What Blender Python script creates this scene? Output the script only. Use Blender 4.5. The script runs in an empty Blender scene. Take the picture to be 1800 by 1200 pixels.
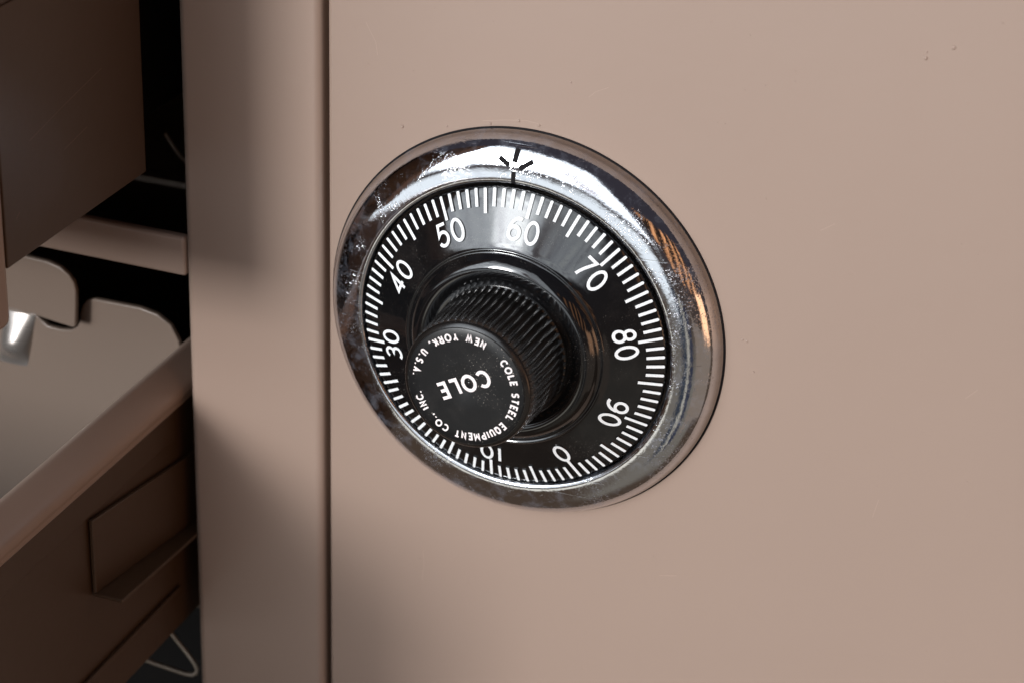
import bpy, bmesh, math, random
from mathutils import Vector, Matrix
random.seed(7)
S = 0.001                                   # everything below is written in millimetres
sc = bpy.context.scene

# ------------------------------------------------------------------ camera
RT = Vector((0.93167467, 0.36191874, 0.03157748))
DN = Vector((0.1888697, -0.40827695, -0.89310591))
FW = Vector((-0.3103394, 0.8380482, -0.4487368))
cam = bpy.data.objects.new('camera', bpy.data.cameras.new('camera'))
sc.collection.objects.link(cam)
m = Matrix(((RT.x, -DN.x, -FW.x), (RT.y, -DN.y, -FW.y), (RT.z, -DN.z, -FW.z))).to_4x4()
m.translation = Vector((136.18482, -367.84642, 196.23675)) * S
cam.matrix_world = m
cam.data.sensor_width = 36; cam.data.lens = 82.33
cam.data.clip_start = 0.01; cam.data.clip_end = 50
cam.data.dof.use_dof = True
cam.data.dof.focus_distance = 0.432
cam.data.dof.aperture_fstop = 22
sc.camera = cam

# ------------------------------------------------------------------ view
sc.view_settings.view_transform = 'Standard'; sc.view_settings.look = 'None'
sc.view_settings.exposure = 0.0; sc.view_settings.gamma = 1.0
sc.view_settings.use_curve_mapping = False
sc.render.engine = 'CYCLES'
sc.cycles.max_bounces = 8; sc.cycles.sample_clamp_indirect = 8

# ------------------------------------------------------------------ node helpers
class G:
    def __init__(s, tree): s.t = tree; s.n = tree.nodes; s.l = tree.links
    def node(s, kind, **kw):
        n = s.n.new(kind)
        for k, v in kw.items(): setattr(n, k, v)
        return n
    def put(s, sock, v):
        if hasattr(v, 'links') or hasattr(v, 'is_output'): s.l.new(v, sock)
        else: sock.default_value = v
    def math(s, op, a, b=0.0, c=0.0, clamp=False):
        n = s.node('ShaderNodeMath', operation=op, use_clamp=clamp)
        for i, v in enumerate((a, b, c)): s.put(n.inputs[i], v)
        return n.outputs[0]
    def noise(s, vec, scale, detail=3, rough=.5, dist=0.0):
        n = s.node('ShaderNodeTexNoise'); s.l.new(vec, n.inputs['Vector'])
        n.inputs['Scale'].default_value = scale; n.inputs['Detail'].default_value = detail
        n.inputs['Roughness'].default_value = rough; n.inputs['Distortion'].default_value = dist
        return n.outputs[0]
    def ramp(s, f, stops, interp='LINEAR'):
        n = s.node('ShaderNodeValToRGB'); n.color_ramp.interpolation = interp
        e = n.color_ramp.elements
        while len(e) < len(stops): e.new(.5)
        for i, (p, c) in enumerate(stops):
            e[i].position = p; e[i].color = (c, c, c, 1) if not hasattr(c, '__len__') else (*c, 1)
        s.l.new(f, n.inputs[0]); return n.outputs[0]
    def mix(s, f, a, b, blend='MIX'):
        n = s.node('ShaderNodeMix', data_type='RGBA', blend_type=blend)
        s.put(n.inputs[0], f)
        for i, v in ((6, a), (7, b)):
            if hasattr(v, 'is_output'): s.l.new(v, n.inputs[i])
            else: n.inputs[i].default_value = (*v, 1)
        return n.outputs[2]
    def smooth(s, x, a, b):
        n = s.node('ShaderNodeMapRange', interpolation_type='SMOOTHSTEP')
        s.put(n.inputs['Value'], x); n.inputs['From Min'].default_value = a; n.inputs['From Max'].default_value = b
        return n.outputs[0]

# ------------------------------------------------------------------ world: the dim shop the lock looks out on
world = bpy.data.worlds.new('World'); sc.world = world; world.use_nodes = True
g = G(world.node_tree); g.n.clear()
tc = g.node('ShaderNodeTexCoord').outputs['Generated']
sx = g.node('ShaderNodeSeparateXYZ'); g.l.new(tc, sx.inputs[0])
X, Y, Z = sx.outputs
az = g.math('MULTIPLY', g.math('ARCTAN2', X, g.math('MULTIPLY', Y, -1.0)), 57.2958)
el = g.math('MULTIPLY', g.math('ARCSINE', Z), 57.2958)
wob = g.noise(tc, 9, 4, .6)
wob = g.math('MULTIPLY', g.math('SUBTRACT', wob, .5), 10.0)
azw = g.math('ADD', az, wob); elw = g.math('SUBTRACT', el, wob)
def rect(a0, a1, e0, e1, s=2.0, warp=True):
    A, E_ = (azw, elw) if warp else (az, el)
    r = g.math('MULTIPLY', g.smooth(A, a0 - s, a0 + s), g.math('SUBTRACT', 1.0, g.smooth(A, a1 - s, a1 + s)))
    q = g.math('MULTIPLY', g.smooth(E_, e0 - s, e0 + s), g.math('SUBTRACT', 1.0, g.smooth(E_, e1 - s, e1 + s)))
    return g.math('MULTIPLY', r, q)
col = g.mix(g.smooth(el, -30, 30), (.075, .052, .038), (.040, .036, .046))
def patch(col, mask, c, k=1.0):
    return g.mix(mask, col, tuple(v * k for v in c))
patches = [
    # az0 az1 el0 el1 soft colour strength warped
    (-10, 55, -65, -22, 8, (.30, .27, .23), .60, True),       # pale floor
    (-50, 6, -18, -4, 3, (.80, .86, .90), 1.3, True),         # daylight on the floor by the window
    (-46, 14, 3, 50, 3, (.62, .66, .70), 3.0, True),          # shop window, dull part
    (-44, -4, 5, 40, 3, (.80, .85, .90), 4.6, True),          # shop window, brighter part
    (-27, -13, 7, 26, 3, (.95, .98, 1.0), 13.0, True),        # shop window, sky
    (-8, -3, 5, 30, 1.5, (.50, .45, .47), 1.4, True),       # something standing in it
]
for a0, a1, e0, e1, s_, c, k, w in patches:
    col = patch(col, rect(a0, a1, e0, e1, s_, w), c, k)
busy = g.noise(tc, 26, 5, .7, .8)
lit = rect(-46, 14, 3, 50, 3)
col = g.mix(lit, col, g.mix(1.0, col, g.ramp(busy, [(0.0, (.28, .26, .30)), (.40, (.45, .43, .46)), (.50, (.95, .97, 1.0)), (.60, (1.25, 1.25, 1.2)), (1.0, (.8, .82, .75))]), 'MULTIPLY'))
col = patch(col, rect(-34, -8, -37, -29, 1.5), (.95, .92, .82))
for a0, a1, cc in ((4, 11, (.03, .04, .06)), (15, 22, (.035, .04, .065)), (11.5, 14, (.50, .47, .40)), (30, 82, (.24, .19, .155))):
    col = patch(col, rect(a0, a1, -46, -12, 1.0), cc)
# warm lit timber on the right
stripe = g.math('SINE', g.math('MULTIPLY', g.math('SUBTRACT', az, g.math('MULTIPLY', el, .9)), .6))
st = g.smooth(g.math('ADD', stripe, g.math('MULTIPLY', wob, .08)), .15, .75)
col = g.mix(rect(26, 68, 2, 30, 2), col, g.mix(st, (.03, .018, .014), (.95, .44, .20)))
col = g.mix(rect(58, 78, -14, 4, 2), col, (1.9, 1.05, .60))
col = g.mix(rect(-120, -75, -30, 0, 6), col, (.085, .05, .04))
bg = g.node('ShaderNodeBackground'); g.l.new(col, bg.inputs[0]); bg.inputs[1].default_value = 1.05
wo = g.node('ShaderNodeOutputWorld'); g.l.new(bg.outputs[0], wo.inputs[0])
world.cycles.sampling_method = 'MANUAL'; world.cycles.sample_map_resolution = 1024

# ------------------------------------------------------------------ key light: the window to the upper left
kd = bpy.data.lights.new('window_light', 'AREA'); kd.shape = 'RECTANGLE'
kd.size = 0.36; kd.size_y = 0.38; kd.energy = 29.0; kd.color = (1.0, .985, .97)
key = bpy.data.objects.new('window_light', kd); sc.collection.objects.link(key)
kdir = Vector((-.36, -1.0, .207)).normalized()
key.location = kdir * 2.2
key.rotation_euler = (-kdir).to_track_quat('-Z', 'Y').to_euler()

# ------------------------------------------------------------------ materials
def mat(name):
    M = bpy.data.materials.new(name); M.use_nodes = True
    t = G(M.node_tree); b = t.n['Principled BSDF']
    return M, t, b
def objco(t): return t.node('ShaderNodeTexCoord').outputs['Object']

def paint(name, base, rough=.36, bump=.45, spec=.5):
    M, t, b = mat(name); co = objco(t)
    big = t.noise(co, 14, 3, .55)
    c = t.mix(t.math('MULTIPLY', big, .5), base, tuple(v * .86 for v in base))
    speck = t.ramp(t.noise(co, 2600, 2, .6), [(0.0, 0.0), (.73, 0.0), (.80, 1.0)])
    c = t.mix(t.math('MULTIPLY', speck, .10), c, tuple(min(1, v * 1.7 + .1) for v in base))
    t.l.new(c, b.inputs['Base Color'])
    r = t.math('ADD', rough - .04, t.math('MULTIPLY', t.noise(co, 60, 4, .6), .08))
    t.l.new(r, b.inputs['Roughness']); b.inputs['Specular IOR Level'].default_value = spec
    h = t.math('ADD', t.math('MULTIPLY', t.noise(co, 420, 2, .5), .6), t.math('MULTIPLY', t.noise(co, 60, 2, .5), 1.6))
    bp = t.node('ShaderNodeBump'); bp.inputs['Strength'].default_value = bump; bp.inputs['Distance'].default_value = .00010
    t.l.new(h, bp.inputs['Height']); t.l.new(bp.outputs[0], b.inputs['Normal'])
    return M
TAN = (.328, .237, .190)
m_paint = paint('tan_enamel', TAN)
m_paint_shaded = paint('shaded_enamel', (.066, .036, .019), .42)  # same tan paint, with the drawers' shade put into the colour
m_plate = paint('follower_enamel', (.19, .143, .114), .30)

def chrome():
    M, t, b = mat('worn_chrome'); co = objco(t)
    b.inputs['Metallic'].default_value = 1.0
    cloud = t.noise(co, 110, 6, .7, .6)
    pit = t.noise(co, 2600, 3, .75)
    region = t.smooth(cloud, .49, .62)
    pits = t.math('MULTIPLY', t.smooth(pit, .56, .65), region)
    sp_ = t.node('ShaderNodeSeparateXYZ'); t.l.new(co, sp_.inputs[0])
    rad = t.math('SQRT', t.math('ADD', t.math('MULTIPLY', sp_.outputs[0], sp_.outputs[0]), t.math('MULTIPLY', sp_.outputs[2], sp_.outputs[2])))
    rim = t.smooth(t.math('ADD', rad, t.math('MULTIPLY', cloud, .0006)), .0386, .0396)   # grime collected round the foot of the ring
    c = t.mix(t.math('MULTIPLY', pits, .55), (.72, .73, .76), (.32, .32, .38))
    c = t.mix(t.math('MULTIPLY', rim, .85), c, (.27, .23, .20))
    haze = t.math('MULTIPLY', t.smooth(t.noise(co, 38, 4, .6), .48, .75), .5)
    t.l.new(c, b.inputs['Base Color'])
    r = t.math('ADD', .05, t.math('ADD', t.math('MULTIPLY', haze, .22), t.math('MULTIPLY', pits, .30)))
    t.l.new(r, b.inputs['Roughness'])
    # fine scratches
    mp = t.node('ShaderNodeMapping'); t.l.new(co, mp.inputs[0]); mp.inputs['Rotation'].default_value = (0, .7, 0)
    mp.inputs['Scale'].default_value = (40, 300, 1400)
    sc1 = t.smooth(t.noise(mp.outputs[0], 1.0, 1, .5), .70, .74)
    h = t.math('ADD', t.math('MULTIPLY', pits, -1.0), t.math('ADD', t.math('MULTIPLY', sc1, -.7), t.math('MULTIPLY', cloud, 3.0)))
    bp = t.node('ShaderNodeBump'); bp.inputs['Strength'].default_value = .35; bp.inputs['Distance'].default_value = .00006
    t.l.new(h, bp.inputs['Height']); t.l.new(bp.outputs[0], b.inputs['Normal'])
    df = t.node('ShaderNodeBsdfDiffuse'); df.inputs[0].default_value = (.40, .43, .52, 1)
    ms = t.node('ShaderNodeMixShader')
    film = t.math('ADD', t.math('MULTIPLY', t.smooth(t.noise(co, 300, 7, .75, .4), .46, .70), .12), t.math('MULTIPLY', pits, .22))
    t.l.new(film, ms.inputs[0]); t.l.new(b.outputs[0], ms.inputs[1]); t.l.new(df.outputs[0], ms.inputs[2])
    t.l.new(ms.outputs[0], t.n['Material Output'].inputs[0])
    return M
m_chrome = chrome()

def black(name, base, rough, dust=.3, ior=1.55, bump=.2, spots=4000, rv=.15):
    M, t, b = mat(name); co = objco(t)
    d = t.smooth(t.noise(co, spots, 2, .6), .63, .70)
    area = t.smooth(t.noise(co, 90, 4, .6), .42, .68)
    d = t.math('MULTIPLY', d, t.math('MULTIPLY', area, dust))
    c = t.mix(d, base, (.55, .50, .44))
    film = t.math('MULTIPLY', t.smooth(t.noise(co, 170, 6, .7), .45, .75), .012)
    c2 = t.mix(t.math('MULTIPLY', film, 1.0), c, (.6, .5, .45))
    t.l.new(c2, b.inputs['Base Color'])
    b.inputs['IOR'].default_value = ior
    r = t.math('ADD', rough, t.math('MULTIPLY', area, rv))
    t.l.new(r, b.inputs['Roughness'])
    bp = t.node('ShaderNodeBump'); bp.inputs['Strength'].default_value = bump; bp.inputs['Distance'].default_value = .00005
    t.l.new(t.noise(co, 200, 4, .6), bp.inputs['Height']); t.l.new(bp.outputs[0], b.inputs['Normal'])
    return M
m_dial = black('gloss_black_enamel', (.0045, .0045, .005), .05, .2, 1.75, .25, 4200, .08)
m_knob = black('black_plastic', (.008, .007, .0065), .22, .04, 1.6, .0, 4500, .0)
m_face = black('satin_black_plastic', (.006, .006, .0065), .34, .9, 1.42, .1, 2600, .1)
m_slot_gap, t_, b_ = mat('slot_and_gap_black'); b_.inputs['Base Color'].default_value = (.010, .009, .010, 1); b_.inputs['Roughness'].default_value = .7; b_.inputs['Specular IOR Level'].default_value = .12

def white(name, base):
    M, t, b = mat(name); co = objco(t)
    w = t.smooth(t.noise(co, 1100, 4, .7), .58, .72)
    c = t.mix(t.math('MULTIPLY', w, .35), base, (.42, .40, .38))
    t.l.new(c, b.inputs['Base Color']); b.inputs['Roughness'].default_value = .45
    return M
m_white = white('white_fill_paint', (.86, .87, .88))
m_letter = white('white_print', (.90, .82, .81))
m_steel, t_, b_ = mat('bare_steel'); b_.inputs['Metallic'].default_value = .6
b_.inputs['Base Color'].default_value = (.52, .47, .41, 1); b_.inputs['Roughness'].default_value = .38
t_.l.new(t_.mix(t_.noise(objco(t_), 200, 4), (.50, .46, .40), (.30, .24, .19)), b_.inputs['Base Color'])
m_dark, t_, b_ = mat('interior_shade'); b_.inputs['Base Color'].default_value = (.02, .016, .014, 1); b_.inputs['Roughness'].default_value = .8
t_.l.new(t_.mix(t_.noise(objco(t_), 50, 4), (.006, .005, .0045), (.013, .010, .009)), b_.inputs['Base Color'])  # near-black: the unlit interior's shade is put into the colour

# ------------------------------------------------------------------ mesh helpers
def link(name, bm, material, parent=None, smooth=None, bevel=None, seg=3, origin=(0, 0, 0)):
    me = bpy.data.meshes.new(name)
    bmesh.ops.recalc_face_normals(bm, faces=bm.faces)
    off = Vector(origin) * S
    for v in bm.verts: v.co = v.co * S - off
    bm.to_mesh(me); bm.free()
    o = bpy.data.objects.new(name, me); sc.collection.objects.link(o)
    o.location = off
    if parent:
        o.parent = parent
        p = parent; base = Vector((0, 0, 0))
        while p: base += p.location; p = p.parent
        o.location = off - base
    me.materials.append(material)
    if bevel:
        b = o.modifiers.new('bevel', 'BEVEL'); b.width = bevel * S; b.segments = seg
        b.limit_method = 'ANGLE'; b.angle_limit = math.radians(40); b.harden_normals = False
        for p_ in me.polygons: p_.use_smooth = True
        w = o.modifiers.new('wn', 'WEIGHTED_NORMAL'); w.keep_sharp = True
    elif smooth is not None:
        for p_ in me.polygons: p_.use_smooth = True
        me.set_sharp_from_angle(angle=math.radians(smooth))
    return o
def empty(name, loc, label, cat, group=None):
    o = bpy.data.objects.new(name, None); sc.collection.objects.link(o)
    o.location = Vector(loc) * S; o.empty_display_size = .01
    o['label'] = label; o['category'] = cat
    if group: o['group'] = group
    return o
def box(bm, x0, x1, y0, y1, z0, z1):
    v = [bm.verts.new((x, y, z)) for x in (x0, x1) for y in (y0, y1) for z in (z0, z1)]
    for f in ((0, 1, 3, 2), (4, 6, 7, 5), (0, 4, 5, 1), (2, 3, 7, 6), (0, 2, 6, 4), (1, 5, 7, 3)):
        bm.faces.new([v[i] for i in f])
def prism(bm, pts, y0, y1):                       # outline in x,z
    a = [bm.verts.new((x, y0, z)) for x, z in pts]; b = [bm.verts.new((x, y1, z)) for x, z in pts]
    bm.faces.new(a); bm.faces.new(b[::-1])
    n = len(pts)
    for i in range(n): bm.faces.new((a[i], b[i], b[(i + 1) % n], a[(i + 1) % n]))
def prism_y(bm, pts, y0, y1): prism(bm, pts, y0, y1)
def catmull(P, k=8):
    out = []
    n = len(P)
    for i in range(n - 1):
        p0 = P[max(i - 1, 0)]; p1 = P[i]; p2 = P[i + 1]; p3 = P[min(i + 2, n - 1)]
        for j in range(k):
            u = j / k
            out.append(tuple(.5 * ((2 * p1[d]) + (-p0[d] + p2[d]) * u + (2 * p0[d] - 5 * p1[d] + 4 * p2[d] - p3[d]) * u * u
                       + (-p0[d] + 3 * p1[d] - 3 * p2[d] + p3[d]) * u ** 3) for d in range(len(p1))))
    out.append(tuple(P[-1])); return out
def revolve(bm, prof, n=256, rfun=None, close_start=False, close_end=False):
    rings = []
    for (r, y) in prof:
        ring = []
        for i in range(n):
            a = 2 * math.pi * i / n
            rr = r if rfun is None else rfun(r, y, a)
            ring.append(bm.verts.new((rr * math.sin(a), y, rr * math.cos(a))))
        rings.append(ring)
    for A, B in zip(rings[:-1], rings[1:]):
        for i in range(n):
            bm.faces.new((A[i], A[(i + 1) % n], B[(i + 1) % n], B[i]))
    if close_start: bm.faces.new(rings[0])
    if close_end: bm.faces.new(rings[-1][::-1])
def tube(bm, pts, r, n=10):
    rings = []
    for i, p in enumerate(pts):
        p = Vector(p); a = Vector(pts[max(i - 1, 0)]); b = Vector(pts[min(i + 1, len(pts) - 1)])
        d = (b - a).normalized(); u = d.cross(Vector((0, 1, .01))).normalized(); w = d.cross(u)
        rings.append([bm.verts.new(p + (u * math.cos(2 * math.pi * k / n) + w * math.sin(2 * math.pi * k / n)) * r) for k in range(n)])
    for A, B in zip(rings[:-1], rings[1:]):
        for k in range(n): bm.faces.new((A[k], A[(k + 1) % n], B[(k + 1) % n], B[k]))
    bm.faces.new(rings[0]); bm.faces.new(rings[-1][::-1])

# a ribbon along a 2-D stroke, raised from h0 to h1, laid onto a surface by f(u, v, h)
_k = [0]
def ribbon(bm, pts, w, f, h0, h1, closed=False, grow=0.0, sub=0):
    _k[0] = (_k[0] + 1) % 7
    h1 = h1 + .004 * _k[0]
    P = [Vector(p) for p in pts]
    if not closed and grow:
        P[0] = P[0] - (P[1] - P[0]).normalized() * grow; P[-1] = P[-1] + (P[-1] - P[-2]).normalized() * grow
    n = len(P); hw = w / 2 + grow
    L, R = [], []
    for i in range(n):
        if closed: a, b = P[i - 1], P[(i + 1) % n]
        else: a, b = P[max(i - 1, 0)], P[min(i + 1, n - 1)]
        d1 = (P[i] - a); d2 = (b - P[i])
        d1 = d1.normalized() if d1.length > 1e-9 else d2.normalized()
        d2 = d2.normalized() if d2.length > 1e-9 else d1
        t = (d1 + d2).normalized(); nn = Vector((-t.y, t.x))
        k = 1 / max(.45, nn.dot(Vector((-d1.y, d1.x))))
        L.append(P[i] + nn * hw * k); R.append(P[i] - nn * hw * k)
    vs = [[bm.verts.new(f(q.x, q.y, h)) for q in (l, r) for h in (h0, h1)] for l, r in zip(L, R)]
    rng = range(n if closed else n - 1)
    for i in rng:
        a, b = vs[i], vs[(i + 1) % n]
        bm.faces.new((a[1], b[1], b[3], a[3])); bm.faces.new((a[0], a[1], b[1], b[0]) if False else (a[0], b[0], b[1], a[1]))
        bm.faces.new((a[2], a[3], b[3], b[2]))
    if not closed:
        for e in (vs[0], vs[-1]): bm.faces.new((e[0], e[1], e[3], e[2]))
def arc(cx, cy, rx, ry, a0, a1, n=22):
    return [(cx + rx * math.cos(math.radians(a0 + (a1 - a0) * i / n)), cy + ry * math.sin(math.radians(a0 + (a1 - a0) * i / n))) for i in range(n + 1)]
def ell(cx, cy, rx, ry, n=40): return arc(cx, cy, rx, ry, 0, 360 * (n - 1) / n, n - 1)

# centre-line glyphs on a 1-high box, baseline 0; (width, [(points, closed)])
DIG = {
 '0': (.60, [(ell(.30, .5, .30, .5), True)]),
 '1': (.10, [([(.0, 0), (.0, 1)], False)]),
 '2': (.56, [(arc(.28, .72, .27, .28, 165, -20) + [(.42, .42), (.02, 0), (.58, 0)], False)]),
 '3': (.56, [(arc(.27, .75, .25, .25, 150, -70, 16) + [(.27, .53)] + arc(.27, .27, .29, .27, 80, -150, 20), False)]),
 '4': (.60, [([(.62, .26), (.0, .26), (.44, 1), (.44, 0)], False)]),
 '5': (.56, [([(.52, 1), (.10, 1), (.03, .50)] + arc(.27, .32, .29, .32, 125, -150, 24), False)]),
 '6': (.58, [(ell(.29, .30, .28, .30), True), (arc(.42, .42, .42, .58, 178, 70, 14), False)]),
 '7': (.56, [([(.0, 1), (.56, 1)] + [(.56 - .38 * math.sin(t * 1.35), .97 - .97 * (t) ** 1.0) for t in (.15, .3, .45, .6, .8, 1.0)], False)]),
 '8': (.58, [(ell(.29, .76, .235, .24), True), (ell(.29, .27, .285, .27), True)]),
 '9': (.58, [(ell(.29, .70, .28, .30), True), (arc(.16, .58, .42, .58, -2, -110, 14), False)]),
}
CAP = {
 'C': (.66, [(arc(.40, .5, .40, .5, 46, 314, 26), False)]),
 'O': (.84, [(ell(.42, .5, .42, .5), True)]),
 'L': (.48, [([(0, 1), (0, 0), (.5, 0)], False)]),
 'E': (.50, [([(.52, 1), (0, 1), (0, 0), (.52, 0)], False), ([(0, .5), (.44, .5)], False)]),
 'S': (.50, [(arc(.26, .75, .25, .25, 30, 270, 16) + arc(.26, .25, .26, .25, 90, -150, 16), False)]),
 'T': (.56, [([(0, 1), (.58, 1)], False), ([(.29, 1), (.29, 0)], False)]),
 'Q': (.64, [(ell(.32, .5, .32, .5), True), ([(.38, .25), (.66, -.05)], False)]),
 'U': (.54, [([(0, 1), (0, .28)] + arc(.27, .28, .27, .28, 180, 360, 14) + [(.54, 1)], False)]),
 'I': (.06, [([(.03, 0), (.03, 1)], False)]),
 'P': (.50, [([(0, 0), (0, 1), (.24, 1)] + arc(.24, .74, .27, .26, 90, -90, 12) + [(0, .48)], False)]),
 'M': (.70, [([(0, 0), (0, 1), (.35, .3), (.70, 1), (.70, 0)], False)]),
 'N': (.54, [([(0, 0), (0, 1), (.54, 0), (.54, 1)], False)]),
 'W': (.84, [([(0, 1), (.21, 0), (.42, .8), (.63, 0), (.84, 1)], False)]),
 'Y': (.58, [([(0, 1), (.29, .5), (.29, 0)], False), ([(.58, 1), (.29, .5)], False)]),
 'R': (.52, [([(0, 0), (0, 1), (.24, 1)] + arc(.24, .74, .27, .26, 90, -90, 12) + [(0, .48)], False), ([(.24, .48), (.54, 0)], False)]),
 'K': (.54, [([(0, 0), (0, 1)], False), ([(.54, 1), (.0, .42)], False), ([(.18, .58), (.56, 0)], False)]),
 'A': (.60, [([(0, 0), (.30, 1), (.60, 0)], False), ([(.10, .32), (.50, .32)], False)]),
 '.': (.02, [([(.0, -.04), (.0, .14)], False)]),
 ',': (.06, [([(.05, .14), (.0, -.18)], False)]),
}

# ================================================================== CABINET
cab = empty('filing_cabinet', (110, 200, -215), 'tan enamelled steel filing cabinet shell with its front post, crossbar and dark drawer openings', 'cabinet')
bm = bmesh.new(); box(bm, -72.3, -42.1, 6, 32, -212, 172)
link('post', bm, m_paint, cab, bevel=1.9, seg=6)
bm = bmesh.new(); box(bm, -318, -72.32, 6.15, 8.6, -4.5, 4.1)
link('crossbar', bm, m_paint, cab, bevel=.8, seg=4)
bm = bmesh.new(); box(bm, -348, -318.02, 6, 32, -212, 172)
link('post', bm, m_paint, cab, bevel=1.6, seg=4)
bm = bmesh.new(); box(bm, -348, 266, 6, 32, 172.05, 186)
link('rail', bm, m_paint, cab, bevel=1.2)
bm = bmesh.new(); box(bm, -348, 266, 6, 32, -226, -212.05)
link('rail', bm, m_paint, cab, bevel=1.2)
bm = bmesh.new(); box(bm, 263.2, 266, 6, 32, -212, 172)
link('rail', bm, m_paint, cab, bevel=.6)
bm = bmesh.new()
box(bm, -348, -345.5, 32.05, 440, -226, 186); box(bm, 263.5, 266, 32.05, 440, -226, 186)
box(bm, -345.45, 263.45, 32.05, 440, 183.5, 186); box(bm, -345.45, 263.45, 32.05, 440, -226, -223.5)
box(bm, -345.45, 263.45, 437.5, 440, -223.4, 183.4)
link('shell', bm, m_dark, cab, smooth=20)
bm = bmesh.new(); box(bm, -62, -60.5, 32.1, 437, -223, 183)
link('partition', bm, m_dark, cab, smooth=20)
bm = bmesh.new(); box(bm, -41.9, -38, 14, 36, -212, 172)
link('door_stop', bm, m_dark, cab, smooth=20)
# fittings glimpsed in the dark openings
bm = bmesh.new(); box(bm, -118, -100.6, 58, 62, -10.6, -9.2)
link('slide_rail', bm, m_steel, cab, bevel=.2)
bm = bmesh.new(); tube(bm, catmull([(-106.2, 60, 1.2), (-104.6, 60, -1), (-102.6, 60, -3.6), (-101, 61, -5.6)], 4), .45)
link('catch_wire', bm, m_steel, cab, smooth=60)
bm = bmesh.new()
tube(bm, [(-93.5, 14.4, -106.0), (-88, 14.2, -106.5), (-80.2, 14, -107.0), (-78.4, 14, -106.8), (-77.4, 14, -106.0), (-77.1, 14, -104.9), (-77.7, 14, -103.6), (-79.6, 14, -101.2), (-85.6, 14.2, -94.9), (-85.2, 14.2, -94.0), (-81.5, 14.6, -91.2)], .52)
link('spring_clip', bm, m_steel, cab, smooth=60)
bm = bmesh.new(); box(bm, -83.5, -80.4, 20, 21, -92, -79.5); box(bm, -83.5, -79.6, 20.1, 24, -93.2, -92.05)
link('latch_tongue', bm, m_steel, cab, bevel=.3)

# ================================================================== DOOR
door = empty('safe_door', (262, 17, -205), 'plain tan enamelled steel safe door carrying the combination lock, right of the post', 'door')
bm = bmesh.new(); box(bm, -40.75, 262, 6, 27, -209, 169)
link('door_panel', bm, m_paint, door, bevel=.9, seg=4)
def blister(bm, x, z, r, h):
    n = 10; rings = []
    for q in (1.0, .75, .4, .0):
        y = 6.0 - .85 * h * math.sqrt(max(0, 1 - q * q)) + (0.01 if q == 1.0 else 0)
        if q == 0: top = bm.verts.new((x, y, z)); continue
        rings.append([bm.verts.new((x + r * q * math.cos(k * 2 * math.pi / n) * (1 + .2 * math.sin(k * 2.1)), y, z + r * q * math.sin(k * 2 * math.pi / n))) for k in range(n)])
    for A, B in zip(rings[:-1], rings[1:]):
        for k in range(n): bm.faces.new((A[k], A[(k + 1) % n], B[(k + 1) % n], B[k]))
    for k in range(n): bm.faces.new((rings[-1][k], rings[-1][(k + 1) % n], top))
bm = bmesh.new()
for x, z, r, h in ((69.9, 64.5, .42, .30), (70.0, 65.6, .22, .2), (74.4, 67.0, .40, .28), (-25.5, 35.8, .38, .28), (7.2, 49.9, .22, .15),
                   (42.6, 5.9, .25, .14), (43.4, 5.7, .30, .12), (45.2, -.1, .20, .2), (-8, 39.4, .3, .2), (-2.5, 40.9, .35, .2), (1.5, 40.7, .3, .2), (-16.5, 37.4, .2, .15)):
    blister(bm, x, z, r, h)
for i in range(170):
    x, z = random.uniform(-39, 110), random.uniform(-95, 75)
    if math.hypot(x, z) > 43: blister(bm, x, z, random.uniform(.06, .17), random.uniform(.04, .13))
link('paint_blister', bm, m_paint, door, smooth=60)

_paint_light = paint('scratched_enamel', tuple(v * 1.25 for v in TAN), .5)
bm = bmesh.new()
def on_door(u, v, h): return (u, 6.0 - h, v)
for P in ([(10.7, 47.6), (12.0, 48.9), (14.4, 50.1)], [(55, 30), (57.5, 31.8)], [(-20, -62), (-19.6, -58), (-19.9, -55)], [(84, 3), (86, 5.2)], [(30, -48), (33.5, -47.2)],
          [(-9.5, 39.7), (-5, 40.6), (-1, 41.2), (2, 40.9)], [(70, -25), (70.8, -21)], [(-33, 55), (-31, 51.5), (-30.6, 49)]):
    ribbon(bm, P, .075, on_door, -.02, .012)
link('scratch', bm, _paint_light, door, smooth=30)

# ================================================================== DRAWERS
def drawer_side(bm, x0, x1, y0, y1, z0, z1): box(bm, x0, x1, y0, y1, z0, z1)
up = empty('drawer', (-198, 150, 20), 'shade-darkened tan upper steel drawer pulled open, its scratched side above the crossbar', 'drawer', 'open card drawers left of the post')
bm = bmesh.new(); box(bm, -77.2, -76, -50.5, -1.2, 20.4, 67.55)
sp = link('side_panel', bm, m_paint_shaded, up, bevel=.3)
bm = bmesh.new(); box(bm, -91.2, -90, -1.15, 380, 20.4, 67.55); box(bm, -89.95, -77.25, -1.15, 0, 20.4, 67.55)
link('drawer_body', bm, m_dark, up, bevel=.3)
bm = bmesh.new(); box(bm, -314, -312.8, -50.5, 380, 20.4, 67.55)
link('side_panel', bm, m_paint_shaded, up, bevel=.3)
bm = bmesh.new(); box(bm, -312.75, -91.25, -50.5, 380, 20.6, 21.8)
link('floor_panel', bm, m_paint_shaded, up, bevel=.3)
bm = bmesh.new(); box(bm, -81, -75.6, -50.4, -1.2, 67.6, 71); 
link('rim', bm, m_paint_shaded, up, bevel=.9)
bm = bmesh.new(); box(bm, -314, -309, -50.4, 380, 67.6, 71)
link('rim', bm, m_paint_shaded, up, bevel=.9)
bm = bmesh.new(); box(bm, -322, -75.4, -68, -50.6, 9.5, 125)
link('front_panel', bm, m_paint, up, bevel=2.2, seg=5)

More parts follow.
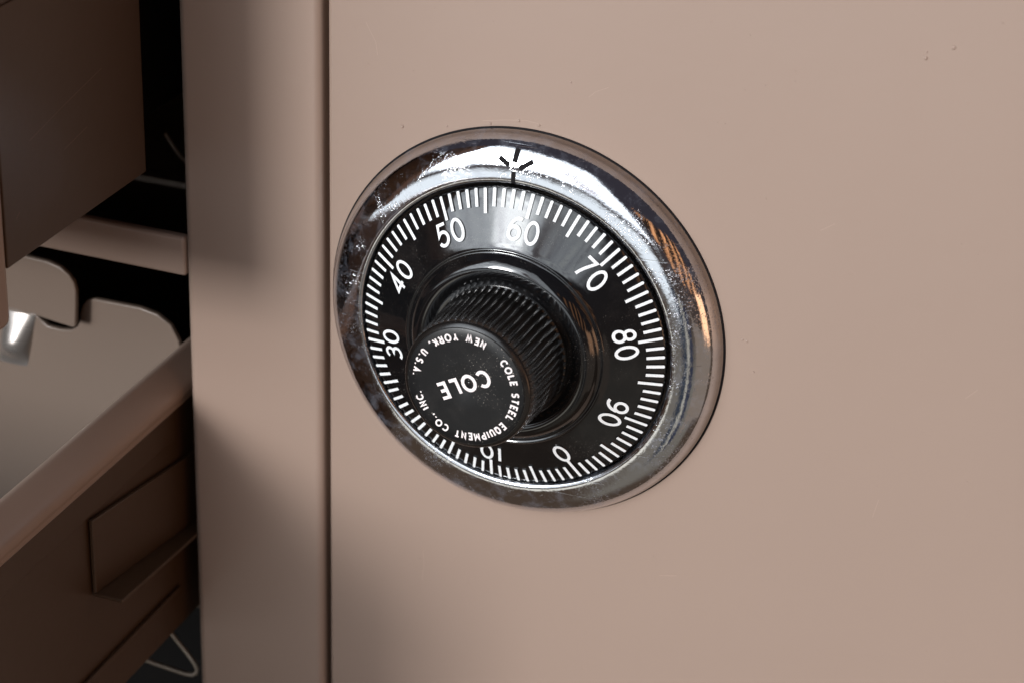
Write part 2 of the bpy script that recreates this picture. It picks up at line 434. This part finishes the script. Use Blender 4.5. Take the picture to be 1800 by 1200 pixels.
bm = bmesh.new()
for P in ([(-41, 41.2), (-30, 43.6), (-16, 46.3)], [(-30, 35.5), (-22, 37)], [(-47, 28.5), (-45.6, 29.4)]):
    ribbon(bm, P, .10, lambda u, v, h: (-76.0 + h, u, v), -.02, .012)
link('scratch', bm, paint('scuffed_enamel', (.17, .105, .07), .5), sp, smooth=30)

lo = empty('drawer', (-198, 150, -88), 'open lower steel drawer below the crossbar, with rolled tan rim and notched grey plate inside', 'drawer', 'open card drawers left of the post')
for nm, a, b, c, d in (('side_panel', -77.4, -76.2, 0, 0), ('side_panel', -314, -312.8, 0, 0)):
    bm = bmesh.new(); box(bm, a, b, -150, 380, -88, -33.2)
    link(nm, bm, m_paint_shaded, lo, bevel=.3)
# rolled rims: outline in x,z swept along y
rimo = [(-81.6, -33.5), (-81.6, -28.4), (-81.3, -27.5), (-80.5, -27.0), (-79.6, -27.1), (-77.9, -28.3), (-76.4, -29.5), (-75.2, -30.8), (-74.85, -31.9), (-74.9, -33.0), (-75.3, -33.4), (-75.3, -34.6), (-75.6, -35.0), (-76.1, -35.2), (-76.1, -33.6), (-76.4, -33.2), (-80.6, -33.2)]
bm = bmesh.new(); prism(bm, catmull(rimo[:14], 4) + rimo[14:], -150, 380)
link('rim', bm, m_paint, lo, smooth=40)
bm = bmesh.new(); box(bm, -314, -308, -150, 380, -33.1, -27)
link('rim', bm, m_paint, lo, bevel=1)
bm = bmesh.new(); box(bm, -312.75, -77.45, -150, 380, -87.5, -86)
link('floor_panel', bm, m_paint_shaded, lo, bevel=.3)
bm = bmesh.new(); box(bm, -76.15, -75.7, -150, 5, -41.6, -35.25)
link('stiffener', bm, m_paint_shaded, lo, bevel=.2)
bm = bmesh.new(); box(bm, -322, -74.6, -170, -150.05, -98, -24)
link('front_panel', bm, m_paint, lo, bevel=2.2, seg=5)
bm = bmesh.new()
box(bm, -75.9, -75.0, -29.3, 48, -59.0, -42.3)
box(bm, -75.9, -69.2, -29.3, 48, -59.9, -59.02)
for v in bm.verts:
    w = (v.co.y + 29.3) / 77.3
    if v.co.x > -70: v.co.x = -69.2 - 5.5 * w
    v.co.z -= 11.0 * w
link('slide_bracket', bm, m_paint_shaded, lo, bevel=.25)
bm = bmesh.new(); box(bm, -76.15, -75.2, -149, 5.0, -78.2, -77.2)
link('runner', bm, m_paint_shaded, lo, bevel=.3)
plate = [(-81.9, -84), (-81.9, -29.5), (-82.3, -27.2), (-84.1, -23.9), (-87.3, -22.0), (-91.3, -21.3), (-97.5, -21.4), (-102.3, -21.5), (-104.1, -22.1), (-105.3, -23.7), (-105.9, -25.7), (-106.0, -27.3), (-106.8, -29.0), (-108.4, -30.1), (-111.2, -30.5), (-114.2, -30.3), (-115.7, -29.2), (-117.1, -28.1), (-119.4, -27.7), (-123.0, -27.8), (-134.4, -27.9), (-308, -27.9), (-308, -84)]
bm = bmesh.new(); prism(bm, plate, 20, 21.4)
fp = link('follower_plate', bm, m_plate, lo, bevel=.35, seg=3); fp['label'] = 'grey brown follower plate with a notch in its top edge'
bm = bmesh.new()
nseg = 20
rows = []
for j in range(13):
    w = j / 12
    z = -28.4 - 13 * w; x = -120.9 - 2.6 * w
    dep = .4 + 4.4 * w if w < .55 else 2.82 * (.5 + .5 * math.cos(math.pi * (w - .55) / .45)) + .02
    rad = 4.0 * (1 - .1 * w)
    rows.append([bm.verts.new((x - rad * math.cos(math.pi * k / nseg), 20.02 - dep * math.sin(math.pi * k / nseg) ** 1.3, z)) for k in range(nseg + 1)])
for A, B in zip(rows[:-1], rows[1:]):
    for k in range(nseg): bm.faces.new((A[k], A[k + 1], B[k + 1], B[k]))
bm.faces.new(rows[0])
m_boss = paint('polished_steel', (.46, .42, .39), .27, .1); m_boss.node_tree.nodes['Principled BSDF'].inputs['Metallic'].default_value = .75
bs = link('boss', bm, m_boss, fp, smooth=60)
tab = [(-131, -14.0), (-300, -14), (-300, -25.2), (-131.6, -25.2), (-120.3, -25.4), (-114.7, -25.8), (-109.2, -26.5), (-105.1, -26.9), (-104.5, -26.4), (-104.2, -22.7), (-103.9, -18.2), (-104.3, -16.2), (-105.5, -14.6), (-107.5, -13.2), (-110.4, -12.5), (-115.9, -12.3)]
bm = bmesh.new(); prism(bm, tab, 15.6, 17.0)
link('follower_tab', bm, m_plate, lo, bevel=.65, seg=5)

# ================================================================== COMBINATION LOCK
lock = empty('combination_lock', (0, 6, 0), 'round black combination lock dial with white numbers and chrome bezel on the tan door', 'combination lock')
# ---- bezel
prof0 = [(30.75, 3.2), (30.62, 1.7), (30.68, 1.0), (30.88, .42), (31.2, .12), (31.7, .02), (32.4, .06), (33.3, .19), (34.3, .39), (35.3, .69), (36.2, 1.09), (37.0, 1.6), (37.7, 2.2), (38.3, 2.93), (38.75, 3.7), (38.98, 4.25)]
prof = catmull(prof0, 5)
prof2 = [(39.0, 4.36), (39.12, 4.5), (39.33, 5.1), (39.5, 5.75), (39.54, 5.99)]
bm = bmesh.new(); revolve(bm, [(38.9, 5.7), (39.62, 5.70), (39.72, 5.78), (39.73, 5.99)], 256)
link('shadow_gap_ring', bm, m_slot_gap, lock, smooth=50)  # black ring added to draw the shadow gap between bezel and door
def bez_y(r):
    best = None
    for (r0, y0), (r1, y1) in zip(prof[:-1], prof[1:]):
        if r0 <= r <= r1 and r1 > r0: best = y0 + (y1 - y0) * (r - r0) / (r1 - r0)
    return best if best is not None else (3.2 if r < 31 else 4)
bm = bmesh.new(); revolve(bm, prof + prof2, 360)
bezel = link('bezel', bm, m_chrome, lock, smooth=50)
bezel['label'] = 'worn chrome bezel ring'
def on_bezel(u, v, h):
    r = math.hypot(u, v); y = bez_y(r); e = .15
    s = (bez_y(r + e) - bez_y(r - e)) / (2 * e) if 31 < r < 38.6 else 0
    k = 1 / math.hypot(1, s)
    nr, ny = s * k, -k
    return (u * (r + nr * h) / r, y + ny * h, v * (r + nr * h) / r)
def seg(a, b, n=10): return [(a[0] + (b[0] - a[0]) * i / n, a[1] + (b[1] - a[1]) * i / n) for i in range(n + 1)]
for (a, b, w) in (((-.95, 34.95), (-.75, 37.3), 1.0), ((-1.9, 34.35), (-4.0, 35.4), .9), ((.05, 34.05), (2.55, 35.65), .9), ((-.95, 33.3), (-.9, 31.1), .85)):
    bm = bmesh.new(); ribbon(bm, seg(a, b, 14), w, on_bezel, -.05, .045)
    link('index_mark', bm, m_slot_gap, bezel, smooth=40)
# ---- dial
SL = .4265
def cone_y(r): return -(30 - r) * SL
PH = -3.66382629
bm = bmesh.new()
pd = [(29.9, 4.2), (30.25, 1.0), (30.25, .35), (30.12, .14), (29.9, .02)] + [(r, cone_y(r)) for r in (29.5, 27, 25, 23, 21, 20.1)] + \
     catmull([(19.85, -4.36), (19.6, -4.55), (19.35, -4.50), (19.1, -4.42), (18.7, -4.75), (18.1, -5.5), (17.3, -6.15), (16.4, -6.45), (15.5, -6.4), (14.8, -6.1), (14.2, -5.7), (13.6, -5.5), (11, -5.45)], 4)
def dial_r(r, y, a): return r - (.16 * (math.cos(a * 200) < 0) if r > 30.05 else 0)
revolve(bm, pd, 400, dial_r, False, True)
dial = link('dial', bm, m_dial, lock, smooth=42)
dial['label'] = 'glossy black numbered dial'
ct = 1 / math.hypot(1, SL); nr_, ny_ = SL * ct, -ct
def on_cone(phi):
    def f(u, v, h):                              # v = radius, u = sideways
        a = phi + u / v
        r = v + nr_ * h
        return (r * math.sin(a), cone_y(v) + ny_ * h, r * math.cos(a))
    return f
W = .56
bmB, bmW = bmesh.new(), bmesh.new()
for i in range(100):
    phi = PH + 2 * math.pi * i / 100
    r0 = 25.7 if i % 5 == 0 else 26.85
    if i == 0: r0 = 25.2
    f = on_cone(phi); w = W * random.uniform(.95, 1.05); e = random.uniform(-.06, .06)
    r1 = 30.0 - random.uniform(.0, .06)
    ribbon(bmB, [(e * .3, r0), (0, r1)], w + .10, f, -.05, .20, grow=.05)
    # rounded outer end
    n = 6; hw = w / 2
    outl = [(-hw, r0), (hw, r0), (hw, r1 - hw * .7)] + [(hw * math.cos(t * math.pi / n), r1 - hw * .7 + hw * .7 * math.sin(t * math.pi / n)) for t in range(1, n)] + [(-hw, r1 - hw * .7)]
    a = [bmW.verts.new(f(u, v, .245)) for u, v in outl]; b = [bmW.verts.new(f(u, v, .19)) for u, v in outl]
    bmW.faces.new(a)
    for k in range(len(a)): bmW.faces.new((a[k], b[k], b[(k + 1) % len(a)], a[(k + 1) % len(a)]))
link('tick_relief', bmB, m_dial, dial, smooth=30)
link('tick_marks', bmW, m_white, dial, smooth=30)
H, SW = 3.62, .56
for num in range(0, 100, 10):
    phi = PH + 2 * math.pi * num / 100; f = on_cone(phi)
    txt = str(num); bmB, bmW = bmesh.new(), bmesh.new()
    wds = [DIG[c][0] * H for c in txt]; gap = 1.18
    tot = sum(wds) + gap * (len(txt) - 1); x = -tot / 2
    for c, wd in zip(txt, wds):
        for pts, cl in DIG[c][1]:
            P = [(x + px * H, 21.75 + py * H + .05) for px, py in pts]
            if len(P) < 6 and not cl:
                Q = [];
                for p, q in zip(P[:-1], P[1:]): Q += seg(p, q, 3)[:-1]
                P = Q + [P[-1]]
            ribbon(bmB, P, SW + .02, f, -.05, .17, cl, grow=.07)
            ribbon(bmW, P, SW, f, .15, .225, cl)
        x += wd + gap
    o = link('numeral', bmB, m_dial, dial, smooth=30)
    o['label'] = 'white number %d' % num
    # white fill shares the numeral's mesh as a second material
    me = bpy.data.meshes.new('tmp'); 
    bmesh.ops.recalc_face_normals(bmW, faces=bmW.faces)
    bm2 = bmesh.new(); bm2.from_mesh(o.data)
    for v in bmW.verts: v.co = v.co * S
    for f_ in bmW.faces: f_.material_index = 1
    bmW.to_mesh(me); bmW.free(); bm2.from_mesh(me); bm2.to_mesh(o.data); bm2.free()
    bpy.data.meshes.remove(me); o.data.materials.append(m_white)
# ---- knob
NT = 58
def knob_r(r, y, a):
    if y > -6.2 or y < -21.0: return r
    ph = (a * NT / (2 * math.pi)) % 1.0
    return r - .47 * math.sin(math.pi * ph) ** .75 * min(1, (-6.19 - y) / .2)
bm = bmesh.new()
kp = [(12.9, -5.3), (13.0, -6.19), (13.15, -6.4), (13.15, -6.8), (13.14, -7.2)] + [(13.15 - .55 * k / 6, -7.2 - 13.0 * k / 6) for k in range(1, 7)] + [(12.5, -20.6), (12.3, -20.99)]
kp2 = [(12.15, -21.05), (12.3, -21.2), (12.32, -21.4), (12.22, -21.6), (12.05, -21.76), (11.85, -21.9), (11.65, -22.02), (11.5, -22.10), (11.42, -22.1)]
revolve(bm, kp + kp2, NT * 16, knob_r, False, False)
knob = link('knob', bm, m_knob, lock, smooth=28)
knob['label'] = 'ridged black turning knob'
# the knob leans a hair towards the lower left
knob.location = knob.location
bm = bmesh.new()
n = 96
fr = [(11.41, -22.05), (11.38, -22.2), (11.2, -22.30), (9.0, -22.33), (5.0, -22.33), (.6, -22.33), (.42, -22.28), (.36, -22.1)]
revolve(bm, fr, 128, None, False, True)
cap = link('cap', bm, m_face, knob, smooth=30)
th = math.radians(208.0)                          # the cap reads almost upside down
CX, CZ = 0.0, 0.0
ca, sa = math.cos(th), math.sin(th)
def on_face(u, v, h):
    return (CX + u * ca - v * sa, -22.335 - h, CZ + u * sa + v * ca)
bm = bmesh.new()
def word(bm, txt, h, sw, gap, x, y, f):
    for c in txt:
        wd = CAP[c][0] * h
        for pts, cl in CAP[c][1]: ribbon(bm, [(x + px * h, y + py * h) for px, py in pts], sw, f, -.02, .03, cl)
        x += wd + gap
h = 2.8
tot = sum(CAP[c][0] * h for c in 'COLE') + 3 * 1.15
word(bm, 'COLE', h, .62, 1.15, -tot / 2 - .02, -h / 2 - .55, on_face)
def ring(bm, txt, R, h, sw, gap, a_start, top=True, sp=.75):
    # angle clockwise from the upright reading frame's top
    a = a_start
    for c in txt:
        if c == ' ': a += (sp / R) * (1 if top else -1); continue
        wd = CAP[c][0] * h
        ac = a + (wd / 2 / R) * (1 if top else -1)
        for pts, cl in CAP[c][1]:
            P = []
            for px, py in pts:
                du = px * h - wd / 2
                if top: rr = R + (py - .5) * h; lx, ly = du, rr; A = ac
                else: rr = R - (py - .5) * h; lx, ly = du, -rr; A = ac - math.pi
                P.append((lx * math.cos(A) + ly * math.sin(A), -lx * math.sin(A) + ly * math.cos(A)))
            ribbon(bm, P, sw, on_face, -.02, .03, cl)
        a += ((wd + gap) / R) * (1 if top else -1)
    return a
ring(bm, 'COLE STEEL EQUIPMENT CO., INC.', 9.7, 1.22, .31, .62, math.radians(-106), True, 1.05)
ring(bm, 'NEW YORK, U.S.A.', 9.7, 1.22, .31, .66, math.radians(180 + 49), False, 1.15)
lt = link('lettering', bm, m_letter, cap, smooth=30)
lt['label'] = 'white printed maker name and address'
bm = bmesh.new()
px_, _, pz_ = on_face(-1.04, -.55, 0)
rings_ = [[bm.verts.new((px_ + r_ * math.cos(k * math.pi / 8), -22.33 - h_, pz_ + r_ * math.sin(k * math.pi / 8))) for k in range(16)] for r_, h_ in ((.42, 0), (.36, .10), (.22, .17))]
for A_, B_ in zip(rings_[:-1], rings_[1:]):
    for k in range(16): bm.faces.new((A_[k], A_[(k + 1) % 16], B_[(k + 1) % 16], B_[k]))
bm.faces.new(rings_[-1])
link('pin', bm, m_knob, cap, smooth=60)
# lean the knob about its root
root = Vector((0, -6 * S, 0))
lean = Matrix.Translation(root) @ Matrix.Rotation(math.radians(-.9), 4, 'X') @ Matrix.Rotation(math.radians(-1.3), 4, 'Z') @ Matrix.Translation(-root)
bpy.context.view_layer.update()
knob.matrix_world = lean @ knob.matrix_world
